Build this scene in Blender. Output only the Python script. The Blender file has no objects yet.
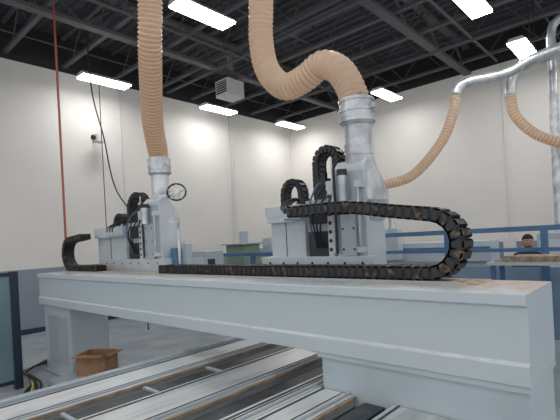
import bpy, math, random
from mathutils import Vector, Matrix
random.seed(4)
S=bpy.context.scene
col=S.collection
try: S.view_settings.view_transform='Standard'
except Exception: pass

# ---------------------------------------------------------------- materials
def srgb(r,g,b):
    f=lambda c:(c/255/12.92 if c/255<=0.04045 else ((c/255+0.055)/1.055)**2.4)
    return (f(r),f(g),f(b),1)
def mat(name,c,rough=.5,metal=0,c2=None,scale=5,lo=.4,hi=.65,bump=0,emis=0,detail=4,stretch=(1,1,1),spec=.5,trans=0):
    m=bpy.data.materials.new(name);m.use_nodes=True
    nt=m.node_tree;b=nt.nodes['Principled BSDF']
    b.inputs['Roughness'].default_value=rough;b.inputs['Metallic'].default_value=metal
    b.inputs['Specular IOR Level'].default_value=spec
    b.inputs['Base Color'].default_value=srgb(*c)
    if c2 or bump:
        tc=nt.nodes.new('ShaderNodeTexCoord');mp=nt.nodes.new('ShaderNodeMapping');mp.inputs['Scale'].default_value=stretch
        nz=nt.nodes.new('ShaderNodeTexNoise');nz.inputs['Scale'].default_value=scale;nz.inputs['Detail'].default_value=detail
        nt.links.new(tc.outputs['Object'],mp.inputs[0]);nt.links.new(mp.outputs[0],nz.inputs['Vector'])
        if c2:
            cr=nt.nodes.new('ShaderNodeValToRGB');cr.color_ramp.elements[0].position=lo;cr.color_ramp.elements[1].position=hi
            cr.color_ramp.elements[0].color=srgb(*c);cr.color_ramp.elements[1].color=srgb(*c2)
            nt.links.new(nz.outputs['Fac'],cr.inputs[0]);nt.links.new(cr.outputs[0],b.inputs['Base Color'])
        if bump:
            bp=nt.nodes.new('ShaderNodeBump');bp.inputs['Strength'].default_value=bump;bp.inputs['Distance'].default_value=.02
            nt.links.new(nz.outputs['Fac'],bp.inputs['Height']);nt.links.new(bp.outputs[0],b.inputs['Normal'])
    if emis:
        b.inputs['Emission Color'].default_value=srgb(*c);b.inputs['Emission Strength'].default_value=emis
    if trans:
        b.inputs['Transmission Weight'].default_value=trans
    return m
M={}
M['wall']=mat('wall_paint',(228,223,216),.9,c2=(222,217,210),scale=.6)
M['wains']=mat('wainscot_paint',(136,146,158),.7,c2=(128,138,150),scale=1)
M['black']=mat('upper_wall_black',(46,46,48),.9)
M['deck']=mat('roof_deck',(78,78,82),.8,c2=(66,66,70),scale=1)
M['joist']=mat('joist_steel',(88,88,92),.6)
M['floor']=mat('concrete_floor',(166,172,176),.35,c2=(142,148,154),scale=1.6,bump=.05)
M['machine']=mat('machine_paint',(192,203,209),.32,c2=(184,196,202),scale=2)
M['machine2']=mat('machine_paint_grey',(168,178,185),.4)
M['headp']=mat('head_paint',(198,204,208),.32,c2=(184,191,196),scale=3)
M['seam']=mat('dark_seam',(44,46,48),.6)
M['steel']=mat('galvanised_steel',(218,220,222),.28,.45,c2=(172,176,180),scale=6)
M['alu']=mat('bed_aluminium',(218,220,220),.28,.4,c2=(172,175,176),scale=3,lo=.45,hi=.75,stretch=(.4,3,1),bump=.06)
M['bedpale']=mat('bed_sheet_pale',(220,223,223),.3,.1,c2=(184,180,174),scale=4,lo=.5,hi=.8,stretch=(.5,2,1))
M['beddark']=mat('bed_rail_dark',(56,66,70),.45,.3,c2=(84,84,80),scale=8)
M['wooddust']=mat('sawdust_wood',(166,148,126),.9,c2=(124,112,100),scale=14,stretch=(.4,2,1),bump=.3)
M['palewood']=mat('chain_tray_dusty',(204,188,168),.85,c2=(166,140,114),scale=18,lo=.42,hi=.62,detail=8,bump=.2)
M['chain']=mat('chain_plastic',(38,38,40),.4,c2=(52,50,48),scale=9,lo=.5,hi=.8)
M['chaindust']=mat('chain_dusty',(46,44,43),.7,c2=(122,104,88),scale=22,lo=.52,hi=.7)
M['blue']=mat('rail_blue',(78,112,150),.4,c2=(66,98,136),scale=4)
M['paneblue']=mat('panel_blue',(116,138,160),.4)
M['navy']=mat('post_navy',(34,46,62),.4)
M['teal']=mat('panel_teal',(118,140,150),.3,c2=(104,126,138),scale=1)
M['red']=mat('cable_red',(160,84,66),.5)
M['lips']=mat('lips',(158,96,84),.6)
M['cable']=mat('cable_black',(28,28,30),.5)
M['yellow']=mat('cable_yellow',(206,184,80),.5)
M['orange']=mat('cable_orange',(190,104,62),.5)
M['white']=mat('conduit_white',(212,211,208),.5)
M['lamp']=mat('lamp_diffuser',(253,254,255),.5,emis=27)
M['lampbox']=mat('lamp_housing',(210,210,210),.5)
M['cardboard']=mat('cardboard',(170,130,98),.9,c2=(148,112,82),scale=6)
M['green']=mat('green_cover',(120,142,122),.6)
M['skin']=mat('skin',(196,150,128),.55)
M['hair']=mat('hair',(46,34,28),.8)
M['shirt']=mat('shirt',(34,36,44),.85)
M['trouser']=mat('trousers',(48,54,68),.85)
M['shoe']=mat('shoe',(25,25,25),.5)
M['eyew']=mat('eye_white',(235,232,228),.3)
def hose_mat(name,c1,c2,c3,f):
    m=bpy.data.materials.new(name);m.use_nodes=True;nt=m.node_tree;b=nt.nodes['Principled BSDF']
    b.inputs['Base Color'].default_value=srgb(*c1);b.inputs['Roughness'].default_value=.2
    t=nt.nodes.new('ShaderNodeBsdfTranslucent');t.inputs[0].default_value=srgb(*c2)
    mx=nt.nodes.new('ShaderNodeMixShader');mx.inputs[0].default_value=.48
    nt.links.new(b.outputs[0],mx.inputs[1]);nt.links.new(t.outputs[0],mx.inputs[2])
    tr=nt.nodes.new('ShaderNodeBsdfTransparent');tr.inputs[0].default_value=srgb(*c3)
    m2=nt.nodes.new('ShaderNodeMixShader');m2.inputs[0].default_value=f
    nt.links.new(mx.outputs[0],m2.inputs[1]);nt.links.new(tr.outputs[0],m2.inputs[2]);nt.links.new(m2.outputs[0],nt.nodes['Material Output'].inputs[0])
    return m
M['hose']=hose_mat('hose_translucent_beige',(230,211,192),(248,232,214),(244,220,194),.25)
M['hoserib']=hose_mat('hose_spiral_rib',(192,160,132),(212,180,150),(220,190,160),.06)
def beam_mat():
    m=bpy.data.materials.new('beam_paint_sawdust');m.use_nodes=True;nt=m.node_tree;b=nt.nodes['Principled BSDF'];N=nt.nodes.new;L=nt.links.new
    b.inputs['Roughness'].default_value=.36
    tc=N('ShaderNodeTexCoord');sx=N('ShaderNodeSeparateXYZ');L(tc.outputs['Object'],sx.inputs[0])
    g=N('ShaderNodeNewGeometry');sn=N('ShaderNodeSeparateXYZ');L(g.outputs['Normal'],sn.inputs[0])
    nz=N('ShaderNodeTexNoise');nz.inputs['Scale'].default_value=9;nz.inputs['Detail'].default_value=10;nz.inputs['Roughness'].default_value=.7;L(tc.outputs['Object'],nz.inputs['Vector'])
    mr=N('ShaderNodeMapRange');mr.inputs[1].default_value=2.5;mr.inputs[2].default_value=2.9;mr.inputs[3].default_value=-.06;mr.inputs[4].default_value=.18;L(sx.outputs['X'],mr.inputs[0])
    ad=N('ShaderNodeMath');ad.operation='ADD';L(nz.outputs['Fac'],ad.inputs[0]);L(mr.outputs[0],ad.inputs[1])
    r=N('ShaderNodeMapRange');r.inputs[1].default_value=.42;r.inputs[2].default_value=.7;L(ad.outputs[0],r.inputs[0])
    mu=N('ShaderNodeMath');mu.operation='MULTIPLY';mu.use_clamp=True;L(r.outputs[0],mu.inputs[0]);L(sn.outputs['Z'],mu.inputs[1])
    mx=N('ShaderNodeMix');mx.data_type='RGBA';mx.inputs[6].default_value=srgb(194,204,209);mx.inputs[7].default_value=srgb(192,170,150)
    L(mu.outputs[0],mx.inputs[0]);L(mx.outputs[2],b.inputs['Base Color'])
    return m
M['beam']=beam_mat()

# ---------------------------------------------------------------- mesh builder
class B:
    def __init__(s): s.v=[];s.f=[];s.mi=[];s.ms=[];s.sm=[]
    def m(s,k):
        if k not in s.ms: s.ms.append(k)
        return s.ms.index(k)
    def add(s,vs,fs,k,smooth=False):
        o=len(s.v);s.v+= [tuple(v) for v in vs];i=s.m(k)
        for f in fs: s.f.append([a+o for a in f]);s.mi.append(i);s.sm.append(smooth)
    def box(s,x0,x1,y0,y1,z0,z1,k,mtx=None):
        vs=[Vector((x,y,z)) for x in(x0,x1) for y in(y0,y1) for z in(z0,z1)]
        if mtx: vs=[mtx@v for v in vs]
        s.add(vs,[(0,1,3,2),(4,6,7,5),(0,4,5,1),(2,3,7,6),(0,2,6,4),(1,5,7,3)],k)
    def prism(s,prof,y0,y1,k):   # profile in (x,z), extruded along y
        n=len(prof);vs=[(x,y0,z) for x,z in prof]+[(x,y1,z) for x,z in prof]
        fs=[(i,(i+1)%n,(i+1)%n+n,i+n) for i in range(n)]+[tuple(range(n))[::-1],tuple(range(n,2*n))]
        s.add(vs,fs,k)
    def prismx(s,prof,x0,x1,k):  # profile in (y,z)
        n=len(prof);vs=[(x0,y,z) for y,z in prof]+[(x1,y,z) for y,z in prof]
        fs=[(i,(i+1)%n,(i+1)%n+n,i+n) for i in range(n)]+[tuple(range(n))[::-1],tuple(range(n,2*n))]
        s.add(vs,fs,k)
    def tube(s,pts,rad,k,seg=16,cap=True,smooth=True):
        pts=[Vector(p) for p in pts];n=len(pts)
        if not hasattr(rad,'__len__'): rad=[rad]*n
        vs=[];up=None
        for i,p in enumerate(pts):
            t=(pts[min(i+1,n-1)]-pts[max(i-1,0)])
            if t.length<1e-7: t=Vector((0,0,1))
            t.normalize()
            if up is None:
                up=Vector((1,0,0)) if abs(t.x)<.8 else Vector((0,1,0))
            a=(up-t*up.dot(t)).normalized();up=a;b=t.cross(a)
            for j in range(seg):
                w=2*math.pi*j/seg;vs.append(p+(a*math.cos(w)+b*math.sin(w))*rad[i])
        fs=[(i*seg+j,i*seg+(j+1)%seg,(i+1)*seg+(j+1)%seg,(i+1)*seg+j) for i in range(n-1) for j in range(seg)]
        s.add(vs,fs,k,smooth)
        if cap: s.add(vs[:seg],[tuple(range(seg))[::-1]],k);s.add(vs[-seg:],[tuple(range(seg))],k)
    def cyl(s,a,b,r,k,seg=16): s.tube([a,b],r,k,seg)
    def loft(s,rings,k,smooth=False):
        n=len(rings[0]);vs=[v for r in rings for v in r]
        fs=[(i*n+j,i*n+(j+1)%n,(i+1)*n+(j+1)%n,(i+1)*n+j) for i in range(len(rings)-1) for j in range(n)]
        fs+=[tuple(range(n))[::-1],tuple(range((len(rings)-1)*n,len(rings)*n))]
        s.add(vs,fs,k,smooth)
    def obj(s,name,parent=None,bevel=0):
        me=bpy.data.meshes.new(name);me.from_pydata(s.v,[],s.f)
        for k in s.ms: me.materials.append(M[k])
        me.polygons.foreach_set('material_index',s.mi);me.polygons.foreach_set('use_smooth',s.sm)
        me.update()
        import bmesh
        bm=bmesh.new();bm.from_mesh(me);bmesh.ops.recalc_face_normals(bm,faces=bm.faces);bm.to_mesh(me);bm.free()
        o=bpy.data.objects.new(name,me);col.objects.link(o)
        if parent: o.parent=parent
        if bevel:
            md=o.modifiers.new('b','BEVEL');md.width=bevel;md.segments=2;md.limit_method='ANGLE';md.angle_limit=.6
        return o
def empty(name):
    o=bpy.data.objects.new(name,None);col.objects.link(o);return o
def spline(P,step):
    P=[Vector(p) for p in P];P=[2*P[0]-P[1]]+P+[2*P[-1]-P[-2]];out=[]
    for i in range(1,len(P)-2):
        a,b,c,d=P[i-1:i+3]
        for j in range(24):
            t=j/24;out.append(.5*((2*b)+(c-a)*t+(2*a-5*b+4*c-d)*t*t+(3*b-a-3*c+d)*t**3))
    out.append(P[-2]);res=[out[0]];acc=0
    for i in range(1,len(out)):
        seg=(out[i]-out[i-1]).length;p=0
        while acc+seg-p>=step:
            p+=step-acc;acc=0;res.append(out[i-1].lerp(out[i],p/seg if seg else 0))
        acc+=seg-p
    return res

# ---------------------------------------------------------------- room shell
XR,YL,ZC=13.1,11.1,7.25
b=B();b.box(-6,XR+.2,-8,YL+.2,-.1,0,'floor');b.obj('floor')
b=B();b.box(-6,XR,YL,YL+.2,1.5,6.35,'wall');b.box(-6,XR,YL,YL+.2,0,1.5,'wains');b.box(-6,XR,YL,YL+.2,6.35,ZC,'black');b.obj('wall_north')
b=B();b.box(XR,XR+.2,-8,YL+.2,1.5,6.45,'wall');b.box(XR,XR+.2,-8,YL+.2,0,1.5,'wains');b.box(XR,XR+.2,-8,YL+.2,6.45,ZC,'black');b.obj('wall_east')
b=B();b.box(-6,XR,YL-.015,YL-.001,0,.12,'navy');b.obj('baseboard_north')
b=B();b.box(XR-.015,XR-.001,-8,YL-.02,0,.12,'navy');b.obj('baseboard_east')
b=B();prof=[];x=-6
while x<XR+.2:
    prof+= [(x,ZC),(x+.1,ZC),(x+.13,ZC+.06),(x+.23,ZC+.06)];x+=.26
prof+=[(XR+.2,ZC+.12),(-6,ZC+.12)]
b.prism(prof,-8,YL+.2,'deck');b.obj('ceiling')
b=B()
x=-4.6
while x<XR:
    z0,z1=6.5,7.2
    for dz in(z0,z1): b.box(x-.045,x+.045,-8,YL,dz-.035,dz+.035,'joist')
    y=-8;k=0
    while y<YL-.6:
        a=(x,y,z0 if k%2 else z1);c=(x,y+.6,z1 if k%2 else z0);b.tube([a,c],.017,'joist',5,cap=False);y+=.6;k+=1
    x+=1.3
for y in(-4.5,-.2,4.2,8.6):
    for dz in(6.42,7.18): b.box(-6,XR,y-.1,y+.1,dz-.04,dz+.04,'joist')
    x=-6;k=0
    while x<XR-.9:
        b.tube([(x,y,6.42 if k%2 else 7.18),(x+.9,y,7.18 if k%2 else 6.42)],.03,'joist',6,cap=False);x+=.9;k+=1
for y in(1.9,6.3,10.2): b.tube([(-6,y,6.58),(XR,y,6.58)],.018,'joist',6,cap=False)
for pts,r in (([(7.3,-8,6.38),(7.3,10.8,6.38)],.04),([(10.75,-8,6.38),(10.75,10.8,6.38)],.05),([(-6,7.6,6.4),(12.7,7.6,6.4)],.035),([(-6,3.3,6.4),(12.7,3.3,6.4)],.03)):
    b.tube(pts,r,'joist',8)
b.obj('roof_joists')

# ---------------------------------------------------------------- ceiling lights
def light(x,y,z=5.95):
    e=empty('ceiling_light')
    b=B();b.prismx([(y-.2,z+.02),(y+.2,z+.02),(y+.13,z+.1),(y-.13,z+.1)],x-.61,x+.61,'lampbox')
    for sx in(-.45,.45): b.cyl((x+sx,y,z+.1),(x+sx,y,6.5),.006,'cable',6)
    b.obj('housing',e)
    b=B();b.box(x-.59,x+.59,y-.18,y+.18,z-.01,z+.02,'lamp');b.obj('diffuser',e)
k=.942
for x,y in [(5.2,6.38),(5.35,10.7),(9.2,10.75),(12.6,10.6),(12.35,6.4),(11.9,2.5),(8.7,2.65),(5.2,2.3),(1.6,6.4),(1.6,2.3),(1.6,-2),(5.2,-2),(8.7,-2),(-2,2.3),(-2,-2),(-2,6.4),(12,-2)]:  # seen fixtures come first; the rest are out of view, added for illumination
    light(x*k,y*k)

# ---------------------------------------------------------------- gantry
g=empty('cnc_router_gantry')
Y0,Y1=.56,7.5
b=B()
b.prism([(2.45,1.55),(2.45,1.49),(2.475,1.48),(2.475,1.19),(2.455,1.175),(2.455,1.07),(3.07,1.07),(3.1,1.10),(3.1,1.55)],Y0,Y1,'beam')
b.obj('beam',g,.004)
b=B()
b.box(2.8,3.08,.9,7.3,1.5505,1.558,'palewood')
b.box(2.79,2.797,1.0,7.2,1.5505,1.566,'machine2')
b.obj('chain_tray',g)
b=B()
b.box(2.5,3.07,Y0+.01,1.92,0,1.07,'machine')
b.box(2.47,3.1,Y0+.0,1.94,1.03,1.069,'machine')
b.box(2.52,3.08,6.46,7.46,0,1.069,'machine')
b.box(2.48,3.12,6.42,7.5,0,.04,'machine2')
b.box(2.515,2.52,6.6,7.3,.2,.9,'machine2')
b.obj('legs',g,.006)
b=B()
b.box(3.101,3.15,Y0+.1,Y1-.1,1.42,1.46,'steel');b.box(3.101,3.15,Y0+.1,Y1-.1,1.15,1.19,'steel')
b.obj('linear_rails',g)

# ---------------------------------------------------------------- chains
def chain(b,path,xa,xb,t=.085,pitch=.065,dust=.25):
    P=spline([(0,y,z) for y,z in path],pitch)
    for i in range(len(P)-1):
        c=(P[i]+P[i+1])/2;d=(P[i+1]-P[i]).normalized()
        th=math.atan2(d.z,d.y)
        mt=Matrix.Translation((0,c.y,c.z))@Matrix.Rotation(th,4,'X')
        k='chaindust' if random.random()<dust else 'chain'
        L=pitch*.53
        for x0,x1,hh in((xa,xa+.016,t/2),(xb-.016,xb,t/2)):
            n=8;pr=[(-L,-hh*.75),(-L*.7,-hh),(L*.7,-hh),(L,-hh*.75),(L,hh*.75),(L*.7,hh),(-L*.7,hh),(-L,hh*.75)]
            vs=[mt@Vector((x0,y,z)) for y,z in pr]+[mt@Vector((x1,y,z)) for y,z in pr]
            b.add(vs,[(j,(j+1)%n,(j+1)%n+n,j+n) for j in range(n)]+[tuple(range(n))[::-1],tuple(range(n,2*n))],k)
        b.box(xa,xb,-L*.62,L*.62,t/2-.014,t/2-.002,k,mt);b.box(xa,xb,-L*.62,L*.62,-t/2+.002,-t/2+.014,k,mt)
        b.box(xa-.006,xa,-L*.5,L*.5,-t*.3,t*.3,k,mt)
        b.box(xa+.02,xb-.02,-L,L,-t*.22,t*.22,'cable',mt)
def loop(yc,zc,r,sgn,n=7):
    return [(yc-sgn*r*math.sin(a),zc-r*math.cos(a)) for a in [math.pi*i/n for i in range(n+1)]]
b=B()
chain(b,[(4.6,1.61),(3.5,1.61),(2.5,1.61),(1.6,1.61)]+loop(1.24,1.815,.205,1)+[(1.5,2.06),(1.9,2.12),(2.5,2.13)],2.85,3.02,t=.1,dust=.35)
b.obj('cable_chain')
b=B()
chain(b,[(6.3,1.605),(6.9,1.605)]+loop(7.25,1.835,.23,-1)+[(7.0,2.08),(6.75,2.1)],2.85,3.02,t=.09,dust=.3)
b.obj('cable_chain')

# ---------------------------------------------------------------- router heads
def head(yc,xc,k,arches,boxy,name='router_head'):
    e=empty(name)
    f=lambda dy: yc+dy*k
    ya,yb=boxy
    b=B()
    b.box(3.16,3.34,f(-.2),f(1.1),1.5,1.72,'headp')
    for i in range(7): b.cyl((3.154,f(-.1+.18*i),1.66),(3.16,f(-.1+.18*i),1.66),.012,'seam',8)
    b.prism([(3.2,1.5),(3.2,2.5),(3.26,2.56),(3.42,2.4),(3.5,1.9),(3.5,1.3),(3.2,1.3)],f(-.14),f(.17),'headp')
    b.box(3.192,3.2,f(-.12),f(.15),1.74,2.46,'machine2')
    b.box(3.18,3.3,f(.2),f(.26),1.55,2.4,'headp')
    for i in range(9): b.cyl((3.176,f(.23),1.62+i*.08),(3.181,f(.23),1.62+i*.08),.018,'seam',10)
    b.box(3.155,3.18,f(-.05),f(.1),1.72,2.2,'machine2')
    for z in(1.78,1.96,2.14):
        for dy in(-.03,.08): b.cyl((3.149,f(dy),z),(3.155,f(dy),z),.01,'seam',8)
    b.box(3.2,3.6,f(.26),f(.5),1.55,1.95,'seam')
    b.box(3.24,3.5,f(.27),f(.55),1.95,2.25,'machine2')
    b.box(3.225,3.24,f(.3),f(.5),2.02,2.2,'seam')
    b.box(3.22,3.32,f(.29),f(.29)+.1,2.25,2.44,'seam');b.cyl((3.27,f(.29)+.05,2.44),(3.27,f(.29)+.05,2.5),.035,'cable')
    b.cyl((3.12,f(.04),2.2),(3.12,f(.04),2.42),.035*k,'steel')
    b.cyl((3.12,f(.04),2.42),(3.12,f(.04),2.47),.045*k,'seam')
    b.cyl((3.16,f(.15),1.75),(3.16,f(.15),2.5),.012,'seam',8)
    b.cyl((3.17,f(.18),1.75),(3.17,f(.18),2.6),.01,'steel',8)
    b.cyl((3.14,f(-.1),1.75),(3.14,f(-.1),2.35),.01,'steel',8)
    b.box(3.13,3.2,f(-.13),f(-.07),2.3,2.36,'headp');b.box(3.13,3.2,f(-.13),f(-.07),1.75,1.8,'headp')
    for i,kk in enumerate(['cable','cable','cable','blue']):
        b.tube(spline([(3.19,f(.3+.04*i),1.8),(3.1,f(.28+.04*i),2.0+.05*i),(3.2,f(.2+.05*i),2.3+.03*i),(3.3,f(.3),2.3)],.03),.01,kk,6)
    b.obj('column',e,.006)
    b=B()
    b.box(3.2,3.75,ya,yb-.03,1.66,2.12,'headp')
    b.box(3.15,3.78,ya+(yb-ya)*.02,yb,2.12,2.22,'headp')
    b.box(3.15,3.19,ya,yb-.02,2.06,2.12,'headp')
    b.box(3.4,3.41,ya-.004,ya,1.66,2.12,'seam');b.box(3.2,3.75,ya-.003,yb-.027,2.105,2.118,'seam')
    b.box(3.197,3.2,ya+(yb-ya)*.5,ya+(yb-ya)*.52,1.66,2.1,'seam')
    b.box(3.25,3.7,ya+.05,f(.5),1.7,2.0,'machine2')
    for i in range(5): b.box(3.48,3.68,ya-.004,ya,1.72+i*.03,1.732+i*.03,'seam')
    for z in(1.7,2.07):
        for yy in(ya+.03,ya+(yb-ya)*.46,ya+(yb-ya)*.56,yb-.06): b.cyl((3.194,yy,z),(3.2,yy,z),.009,'seam',8)
        for xx in(3.23,3.37,3.44,3.72): b.cyl((xx,ya-.006,z),(xx,ya,z),.009,'seam',8)
    b.box(3.27,3.33,ya-.006,ya,1.92,1.98,'yellow')
    b.box(3.25,3.35,ya+.03,ya+.13,2.22,2.27,'seam')
    b.cyl((3.5,ya+.2,2.22),(3.5,ya+.2,2.3),.04,'seam')
    b.box(2.86,3.2,ya-.04,ya+.02,2.06,2.08,'headp')
    for i,dx in enumerate((.02,.06,.1)):
        b.tube(spline([(2.88+dx,ya-.02,2.13),(2.95+dx,ya+.08,2.2),(3.15+dx,ya+.1,2.28),(3.3,ya+.08,2.25)],.03),.011,'cable',6)
    b.obj('spindle_cover',e,.008)
    b=B()
    for (a0,a1,zb,zt,xa,xb,t) in arches:
        r=(a1-a0)/2;ym=(a0+a1)/2
        chain(b,[(a0,zb),(a0,(zb+zt-r)/2),(a0,zt-r)]+[(ym-r*math.cos(w),zt-r+r*math.sin(w)) for w in [math.pi*i/6 for i in range(1,6)]]+[(a1,zt-r),(a1,(zb+zt-r)/2),(a1,zb)],xa,xb,t=t,pitch=.05,dust=.05)
    b.obj('hose_arches',e)
    b=B();n=24
    def ring(cx,cy,z,rx,ry,sq):
        o=[]
        for j in range(n):
            w=2*math.pi*j/n;c,s_=math.cos(w),math.sin(w);m=max(abs(c),abs(s_));q=(1-sq)+sq/m
            o.append(Vector((cx+rx*c*q,cy+ry*s_*q,z)))
        return o
    b.loft([ring(xc+.02,yc-.05,2.2,.16,.14,.8),ring(xc+.02,yc-.05,2.28,.16,.14,.7),ring(xc,yc,2.6,.125,.125,.0)],'steel')
    b.loft([ring(xc+.02,yc-.05,2.02,.12,.1,.9),ring(xc+.02,yc-.05,2.2,.16,.14,.8)],'steel')
    pts=[];rr=[];z=2.6
    i=0
    while z<2.9:
        pts.append((xc,yc,z));rr.append(.116+.009*(i%2));z+=.02;i+=1
    b.tube(pts,rr,'steel',28)
    b.tube([(xc,yc,z) for z in(2.87,2.9,2.98,3.11)],[.125,.148,.152,.152],'steel',28)
    for z in(2.91,3.0,3.09): b.tube([(xc,yc,z-.012),(xc,yc,z+.012)],.16,'steel',28)
    b.box(xc-.02,xc+.02,yc-.19,yc-.15,3.0,3.04,'steel')
    b.obj('dust_hood',e)
    return e
head(2.04,3.35,1.0,[(2.70,2.93,2.2,2.47,3.3,3.4,.065),(2.26,2.49,2.1,2.72,3.3,3.42,.085)],(2.58,3.05))
e=head(5.25,3.35,1.35,[(6.25,6.55,2.1,2.4,3.3,3.4,.07),(5.66,6.08,2.1,2.66,3.3,3.42,.1)],(6.0,6.95))
b=B()
c=Vector((3.35,4.87,2.6))
b.tube([c+Vector((.11*math.sin(w)*.8,-.11*math.sin(w)*.8,.11*math.cos(w))) for w in [2*math.pi*i/20 for i in range(21)]],.012,'cable',8)
for i in range(5):
    w=2*math.pi*i/5;b.cyl(c,c+Vector((.11*math.sin(w)*.8,-.11*math.sin(w)*.8,.11*math.cos(w))),.014,'steel',6)
b.cyl(c-Vector((.03,.03,0)),c+Vector((.03,.03,0)),.04,'steel')
b.cyl(c,(3.35,5.1,2.55),.012,'steel',6)
b.obj('hand_wheel',e)
b=B()
for i,(y,c2) in enumerate([(4.95,'blue'),(4.85,'machine2'),(5.0,'white')]):
    b.box(3.3+.1*i,3.4+.1*i,y-.06,y+.06,1.62,1.85+.05*i,c2)
b.cyl((3.3,4.8,1.62),(3.3,4.8,2.1),.02,'steel',8)
b.box(3.15,3.5,4.75,5.1,1.56,1.62,'headp')
b.obj('valve_block',e,.004)

# ---------------------------------------------------------------- hoses
def hose(name,pts,r,rib=.046,k='hose',amp=.07):
    P=spline(pts,rib/4);rr=[r*(1+amp*[1,.2,-1,.2][i%4]) for i in range(len(P))]
    b=B();seg=26;b.tube(P,rr,k,seg,cap=False)
    ri=b.m('hoserib')
    for fi in range(len(b.mi)):
        if (fi//seg)%4==2: b.mi[fi]=ri
    return b.obj(name)
hose('dust_collection_hose',[(3.3,3.05,6.4),(3.33,3.1,5.5),(3.35,3.14,4.46),(3.35,3.17,4.05),(3.35,3.1,3.7),(3.35,2.88,3.46),(3.35,2.62,3.46),(3.35,2.4,3.53),(3.35,2.21,3.43),(3.35,2.1,3.25),(3.35,2.05,3.11)],.125)
hose('dust_collection_hose',[(2.4,3.7,6.4),(2.5,3.9,5.4),(2.64,4.15,4.58),(2.74,4.36,4.15),(3.08,4.93,3.56),(3.3,5.2,3.25),(3.35,5.25,3.11)],.13)
def silver(b,pts,r,step=.12):
    P=spline(pts,step);b.tube(P,[r*(1.04 if i%3==0 else 1) for i in range(len(P))],'steel',20)
b=B()
silver(b,[(9.7,-6,5.75),(9.65,-2,5.5),(9.6,1.4,5.2),(9.6,2.3,5.0),(9.4,3.0,4.97),(9.27,3.2,4.85),(9.23,3.24,4.7)],.1)
for y in(-3,0,1.9): b.cyl((9.65,y,5.2),(9.65,y,6.5),.008,'cable',6)
b.obj('overhead_duct')
b=B()
silver(b,[(10.2,-6,5.6),(10.1,.5,5.35),(10.05,2.0,5.2),(10.0,2.3,5.05),(10.0,2.38,4.65)],.1)
for y in(-3,0,1.9): b.cyl((10.1,y,5.2),(10.1,y,6.5),.008,'cable',6)
b.obj('overhead_duct')
b=B()
silver(b,[(10.6,-3,6.15),(10.6,.8,6.15),(10.6,1.5,6.15),(10.6,1.68,5.95),(10.62,1.7,5.4),(10.62,1.72,3.7),(10.64,1.72,1.73)],.085)
b.obj('vertical_duct')
b=B();b.box(10.35,11.0,1.4,2.1,0,1.72,'machine2');b.box(10.34,10.35,1.45,2.05,.2,1.6,'machine');b.box(10.4,10.95,1.39,1.4,.2,1.6,'machine');b.obj('dust_collector_cabinet',bevel=.01)
hose('dust_collection_hose',[(9.23,3.24,4.69),(9.2,3.26,4.4),(9.0,3.48,3.75),(8.6,3.95,3.1),(8.15,4.4,2.9),(7.95,4.7,2.7),(7.9,4.8,2.0)],.1,.07)
hose('dust_collection_hose',[(10.0,2.38,4.64),(10.03,2.3,4.2),(10.15,2.0,3.8),(10.3,1.6,3.55),(10.6,1.1,3.35),(10.8,.8,2.6),(10.8,.8,1.6)],.1,.07)

# ---------------------------------------------------------------- bed
b=B();ya,yb=.75,3.72
xs,xe=.2,6.6
b.box(xs,2.49,ya,yb,.55,.72,'beddark');b.box(2.49,xe,1.95,yb,.55,.72,'beddark')
strips=[(3.72,3.64,'machine2',.82),(3.62,3.2,'bedpale',.8),(3.11,2.95,'beddark',.77),(2.89,2.42,'alu',.8),(2.33,2.18,'beddark',.76),(2.12,1.96,'bedpale',.8),(1.95,1.66,'bedpale',.8),(1.57,1.42,'beddark',.77),(1.36,.8,'alu',.8)]
for y1,y0,k,z in strips:
    X1=xe if y0>1.95 else 2.49
    b.box(xs,X1,y0,y1,.7,z,k)
    if k in('bedpale','alu'):
        b.box(xs,X1,y1-.05,y1-.035,z,z+.006,'beddark')
        b.box(xs,X1,y0+.02,y0+.04,z,z+.015,'machine2')
        b.box(xs,X1,y0+.08,y0+.09,z,z+.004,'seam')
        b.box(xs,X1,y0-.025,y0-.003,z-.03,z-.004,'wooddust')
x=.5
for i in range(4):
    b.box(x+i*.62,x+i*.62+.03,2.93,3.13,.77,.79,'machine2')
for i in range(6):
    x=.4+i*1.1
    b.box(x,x+.06,ya if x<2.4 else 1.96,yb,.3,.55,'machine2')
for x in(.5,6.3):
    for y in((.9,3.5) if x<1 else (2.1,3.5)): b.box(x-.08,x+.08,y-.08,y+.08,0,.55,'machine2')
b.obj('machine_bed',bevel=.002)
b=B()
b.box(.6,6.6,4.2,4.3,.3,.42,'beddark');b.box(.6,6.6,4.62,4.7,.3,.38,'beddark')
for x in(.7,2.2,4.2,6.2):b.box(x,x+.1,4.2,4.7,0,.3,'beddark')
for i in range(12): b.box(.9+i*.48,.94+i*.48,4.3,4.62,.33,.37,'steel')
b.obj('conveyor_rail')
b=B();b.box(2.15,3.3,5.4,6.4,.08,.14,'machine2')
for x in(2.2,3.2):
    for y in(5.45,6.3): b.box(x-.05,x+.05,y-.05,y+.05,0,.08,'seam')
b.obj('floor_platform')
b=B();m=Matrix.Translation((2.72,6.1,.14))@Matrix.Rotation(.6,4,'Z')@Matrix.Scale(.85,4)
b.box(-.2,.2,-.25,.25,0,.02,'cardboard',m)
for s in(-1,1):
    b.box(s*.2-.006,s*.2+.006,-.25,.25,0,.34,'cardboard',m);b.box(-.2,.2,s*.25-.006,s*.25+.006,0,.34,'cardboard',m)
b.box(-.34,-.2,-.25,.25,.33,.342,'cardboard',m)
b.box(-.2,.2,-.36,-.25,.32,.332,'cardboard',m)
b.obj('cardboard_box')

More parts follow.
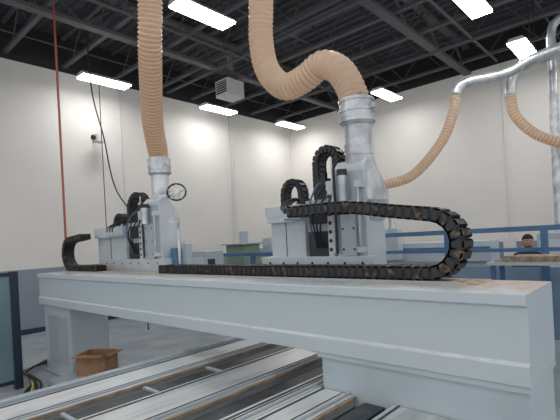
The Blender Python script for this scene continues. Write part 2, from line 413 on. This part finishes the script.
# ---------------------------------------------------------------- guard panel left
b=B()
b.box(.4,1.9,6.84,6.86,.1,1.6,'teal')
b.box(1.88,1.98,6.8,6.9,0,1.64,'navy');b.box(.3,.4,6.8,6.9,0,1.64,'navy');b.box(.4,1.9,6.82,6.88,1.58,1.63,'navy');b.box(.4,1.9,6.82,6.88,.08,.13,'navy')
b.obj('safety_panel',bevel=.004)
b=B()
for i,k in enumerate(['cable','cable','yellow','cable','cable']):
    b.tube(spline([(1.5+.1*i,5.6+.1*i,.02),(1.9+.05*i,6.5,.02+.02*i),(2.2,7.0+.1*i,.03),(2.3,7.7-.1*i,.03+.03*i),(3.6,8.0+.2*i,.02)],.06),.016,k,8)
b.obj('floor_cables')

# ---------------------------------------------------------------- background fences & machines
def fence(name,x,ya,yb,zt,mid,n):
    b=B()
    b.box(x-.04,x+.04,ya,yb,zt-.08,zt,'blue')
    b.box(x-.03,x+.03,ya,yb,mid-.06,mid,'blue')
    for i in range(n+1):
        y=ya+(yb-ya)*i/n;b.box(x-.045,x+.045,y-.045,y+.045,0,zt,'blue')
    b.box(x-.01,x+.01,ya,yb,.15,mid-.3,'paneblue')
    b.obj(name)
fence('safety_fence',7.6,-3,4.4,1.9,1.56,5)
fence('safety_fence',6.9,4.7,9.6,1.62,1.35,4)
g2=empty('cnc_router_gantry')
b=B()
b.box(8.9,9.5,2.6,9.8,1.25,1.66,'machine');b.box(8.86,8.9,2.6,9.8,1.5,1.55,'blue');b.obj('beam',g2,.01)
b=B();b.box(8.95,9.45,2.7,3.6,0,1.25,'machine2');b.box(8.95,9.45,8.8,9.7,0,1.25,'machine2');b.obj('legs',g2,.01)
b=B();b.box(8.65,8.9,4.4,5.1,1.3,2.0,'machine');b.box(8.7,8.9,5.1,5.4,1.5,1.85,'blue')
b.box(8.6,8.9,8.0,8.5,1.4,1.95,'machine');b.cyl((8.8,4.6,2.0),(8.8,4.6,2.3),.08,'steel');b.obj('router_carriages',g2,.01)
t=B();t.box(6.6,7.2,.2,2.0,1.36,1.4,'machine2')
for x in(6.65,7.1):
    for y in(.3,1.9): t.box(x,x+.06,y,y+.06,0,1.36,'blue')
for i in range(3): t.box(6.65,7.15,.25+.05*i,1.9-.1*i,1.4+.03*i,1.425+.03*i,'wooddust')
t.obj('lumber_table')
b=B();b.box(5.7,6.2,7.35,7.9,0,1.72,'machine2');b.box(5.69,5.7,7.4,7.85,.2,1.6,'machine');b.box(5.75,5.95,7.34,7.35,1.3,1.55,'seam');b.obj('control_cabinet',bevel=.01)
b=B();b.box(7.6,8.2,8.2,8.9,0,1.8,'green');b.box(7.5,8.3,8.1,9.0,1.8,1.85,'machine2');b.cyl((7.9,8.5,1.85),(7.9,8.5,2.15),.12,'machine2');b.obj('compressor',bevel=.02)

# ---------------------------------------------------------------- wall items
def vc(b,x,y,z0,z1,r=.022,k='white'): b.cyl((x,y,z0),(x,y,z1),r,k,8)
b=B();vc(b,5.9,YL-.04,1.5,6.3);b.obj('electrical_conduit')
b=B();vc(b,9.8,YL-.05,1.2,6.3);vc(b,9.98,YL-.05,1.2,6.3);b.box(9.7,10.05,YL-.12,YL-.002,1.3,1.8,'white');b.obj('electrical_conduit')
b=B();vc(b,XR-.04,3.3,.9,6.4);b.box(XR-.12,XR-.002,3.15,3.45,1.1,1.6,'white');b.obj('electrical_conduit')
b=B();vc(b,XR-.03,7.4,1.2,6.4,.018);b.obj('electrical_conduit')
b=B();b.cyl((5.14,YL-.002,4.7),(5.14,YL-.25,4.74),.03,'white');m=Matrix.Translation((5.14,YL-.32,4.72))@Matrix.Rotation(.3,4,'Z')
b.box(-.14,.14,-.1,.1,-.09,.09,'white',m);b.cyl(m@Vector((-.14,0,0)),m@Vector((-.2,0,0)),.06,'seam');b.obj('security_camera')
b=B();b.cyl((3.24,8.32,.8),(3.24,8.32,6.5),.022,'red',8);b.obj('air_hose_drop')
b=B();b.tube(spline([(4.1,8.9,6.5),(4.15,8.9,5.2),(4.35,8.9,4.3),(4.5,8.8,3.2),(4.9,8.6,2.2),(5.0,8.6,0.02)],.1),.014,'cable',8);b.obj('power_cable_drop')
b=B();b.cyl((4.6,9.5,6.5),(4.6,9.5,1.9),.01,'cable',6);b.cyl((4.6,9.5,1.9),(4.6,9.5,1.7),.04,'seam',8);b.obj('hanging_cable')
b=B();b.box(7.7,8.3,8.6,9.1,5.85,6.3,'lampbox');b.box(7.69,7.7,8.65,9.05,5.9,6.25,'seam')
for i in range(6): b.box(7.66,7.7,8.63,9.07,5.9+i*.06,5.91+i*.06,'lampbox')
for x in(7.8,8.2): b.cyl((x,8.85,6.3),(x,8.85,6.5),.012,'cable',6)
b.cyl((8.15,8.95,6.3),(8.15,8.95,7.2),.08,'steel');b.obj('unit_heater',bevel=.01)

# ---------------------------------------------------------------- person
pe=empty('person')
KS=.965
def skin(name,verts,edges,rad,k,root=0,sub=2):
    me=bpy.data.meshes.new(name);me.from_pydata(verts,edges,[]);o=bpy.data.objects.new(name,me);col.objects.link(o);o.parent=pe
    o.modifiers.new('s','SKIN');sd=o.modifiers.new('u','SUBSURF');sd.levels=sub;sd.render_levels=sub
    for i,r in enumerate(rad):
        s=me.skin_vertices[0].data[i];s.radius=r if hasattr(r,'__len__') else (r,r);s.use_root=(i==root)
    o.modifiers['s'].use_smooth_shade=True
    me.materials.append(M[k]);return o
px,py=8.1,1.78
a=math.atan2(-py,-px)
T=Matrix.Translation((px,py,.03))@Matrix.Rotation(a+.15,4,'Z')@Matrix.Scale(KS,4)
def w(v): return tuple(T@Vector(v))
V=[(0,0,.95),(0,0,1.12),(0,0,1.3),(0,0,1.44),(0.01,0,1.52)]
E=[(0,1),(1,2),(2,3),(3,4)];R=[(.14,.17),(.12,.155),(.13,.17),(.1,.12),(.06,.06)]
for s in(-1,1):
    i=len(V);V+=[(0,s*.17,1.43),(0.0,s*.21,1.28),(.04,s*.24,1.13),(.14,s*.22,1.0)]
    E+=[(3,i),(i,i+1),(i+1,i+2),(i+2,i+3)];R+=[.065,.055,.045,.038]
skin('shirt',[w(v) for v in V],E,R,'shirt')
V=[(0,0,.97),(0,0,.9)];E=[(0,1)];R=[(.14,.165),(.13,.16)]
for s in(-1,1):
    i=len(V);V+=[(0,s*.1,.8),(.02,s*.11,.5),(0,s*.11,.1)];E+=[(1,i),(i,i+1),(i+1,i+2)];R+=[.095,.07,.055]
skin('trousers',[w(v) for v in V],E,R,'trouser')
for s in(-1,1):
    skin('shoe',[w(v) for v in[(0,s*.11,.035),(.06,s*.115,.02),(.17,s*.125,.01)]],[(0,1),(1,2)],[.055,.045,.038],'shoe')
    h=Vector((.17,s*.22,.97))
    V=[h+Vector((-.03,0,.03)),h,h+Vector((.04,0,-.03))];E=[(0,1),(1,2)];R=[.03,(.02,.035),(.016,.036)]
    for f in range(4):
        o=(f-1.5)*.021;i=len(V);l=[.9,1,.95,.75][f]
        V+=[h+Vector((.055,o,-.045)),h+Vector((.055+.03*l,o,-.08)),h+Vector((.055+.03*l,o,-.08-.03*l))];E+=[(2,i),(i,i+1),(i+1,i+2)];R+=[.01,.009,.008]
    i=len(V);V+=[h+Vector((.02,-s*.04,-.02)),h+Vector((.04,-s*.055,-.05))];E+=[(1,i),(i,i+1)];R+=[.012,.009]
    skin('hand',[w(v) for v in V],E,R,'skin')
skin('neck',[w((0.005,0,1.48)),w((.02,0,1.58))],[(0,1)],[.058,.055],'skin')
def blob(name,c,rx,ry,rz,k,fn=None,n=24,mm=16):
    b=B();vs=[];
    for i in range(mm+1):
        th=math.pi*i/mm
        for j in range(n):
            ph=2*math.pi*j/n;d=Vector((math.sin(th)*math.cos(ph),math.sin(th)*math.sin(ph),math.cos(th)))
            p=Vector((d.x*rx,d.y*ry,d.z*rz))
            if fn:p=fn(p,d)
            vs.append(T@(Vector(c)+p))
    fs=[(i*n+j,i*n+(j+1)%n,(i+1)*n+(j+1)%n,(i+1)*n+j) for i in range(mm) for j in range(n)]
    b.add(vs,fs,k,True);o=b.obj(name,pe);return o
def face(p,d):
    if d.z<0: p.y*=1+.25*d.z; p.x*=1+.08*d.z
    if d.x>0: p.x+= .022*math.exp(-((d.y/.16)**2+((d.z+.12)/.2)**2))-.008*math.exp(-((abs(d.y)-.35)**2/.03+((d.z-.08)/.12)**2))+.006*math.exp(-((d.y/.3)**2+((d.z+.5)/.07)**2))
    return p
hc=(.035,0,1.665)
blob('head',hc,.1,.085,.125,'skin',face)
blob('hair',(.022,0,1.70),.112,.092,.105,'hair',lambda p,d:Vector((p.x*(1 if d.x<0 else (1 if d.z>.15 else .15)),p.y*(1 if d.z>-.1 or d.x<0 else .7),p.z if d.z>-.5 else p.z*.8)))
for s in(-1,1):
    blob('ear',(.03,s*.087,1.66),.018,.009,.03,'skin',n=10,mm=8)
    blob('eye',(.121,s*.03,1.672),.009,.013,.007,'eyew',n=10,mm=8)
    blob('pupil',(.128,s*.03,1.672),.004,.006,.006,'cable',n=8,mm=6)
    blob('eyebrow',(.126,s*.032,1.692),.006,.017,.004,'hair',n=8,mm=6)
blob('mouth',(.122,0,1.605),.008,.022,.005,'lips',n=10,mm=6)
blob('beard',(.05,0,1.575),.07,.058,.035,'hair',n=14,mm=10)

# ---------------------------------------------------------------- lighting world
W=bpy.data.worlds.new('w');S.world=W;W.use_nodes=True
bg=W.node_tree.nodes['Background'];bg.inputs[0].default_value=(.94,.97,1,1);bg.inputs[1].default_value=.92

# ---------------------------------------------------------------- camera
cd=bpy.data.cameras.new('camera');cd.sensor_width=36;cd.lens=430/560*36;cd.shift_y=29/560;cd.clip_end=100
c=bpy.data.objects.new('camera',cd);col.objects.link(c);S.camera=c
a=math.atan(1.1);th=math.radians(3)
F=Vector((math.sin(a),math.cos(a),0));R0=Vector((math.cos(a),-math.sin(a),0));U0=Vector((0,0,1))
cx=R0*math.cos(th)-U0*math.sin(th);cy=R0*math.sin(th)+U0*math.cos(th);cz=-F
mt=Matrix((cx,cy,cz)).transposed().to_4x4();mt.translation=(0,0,1.9);c.matrix_world=mt
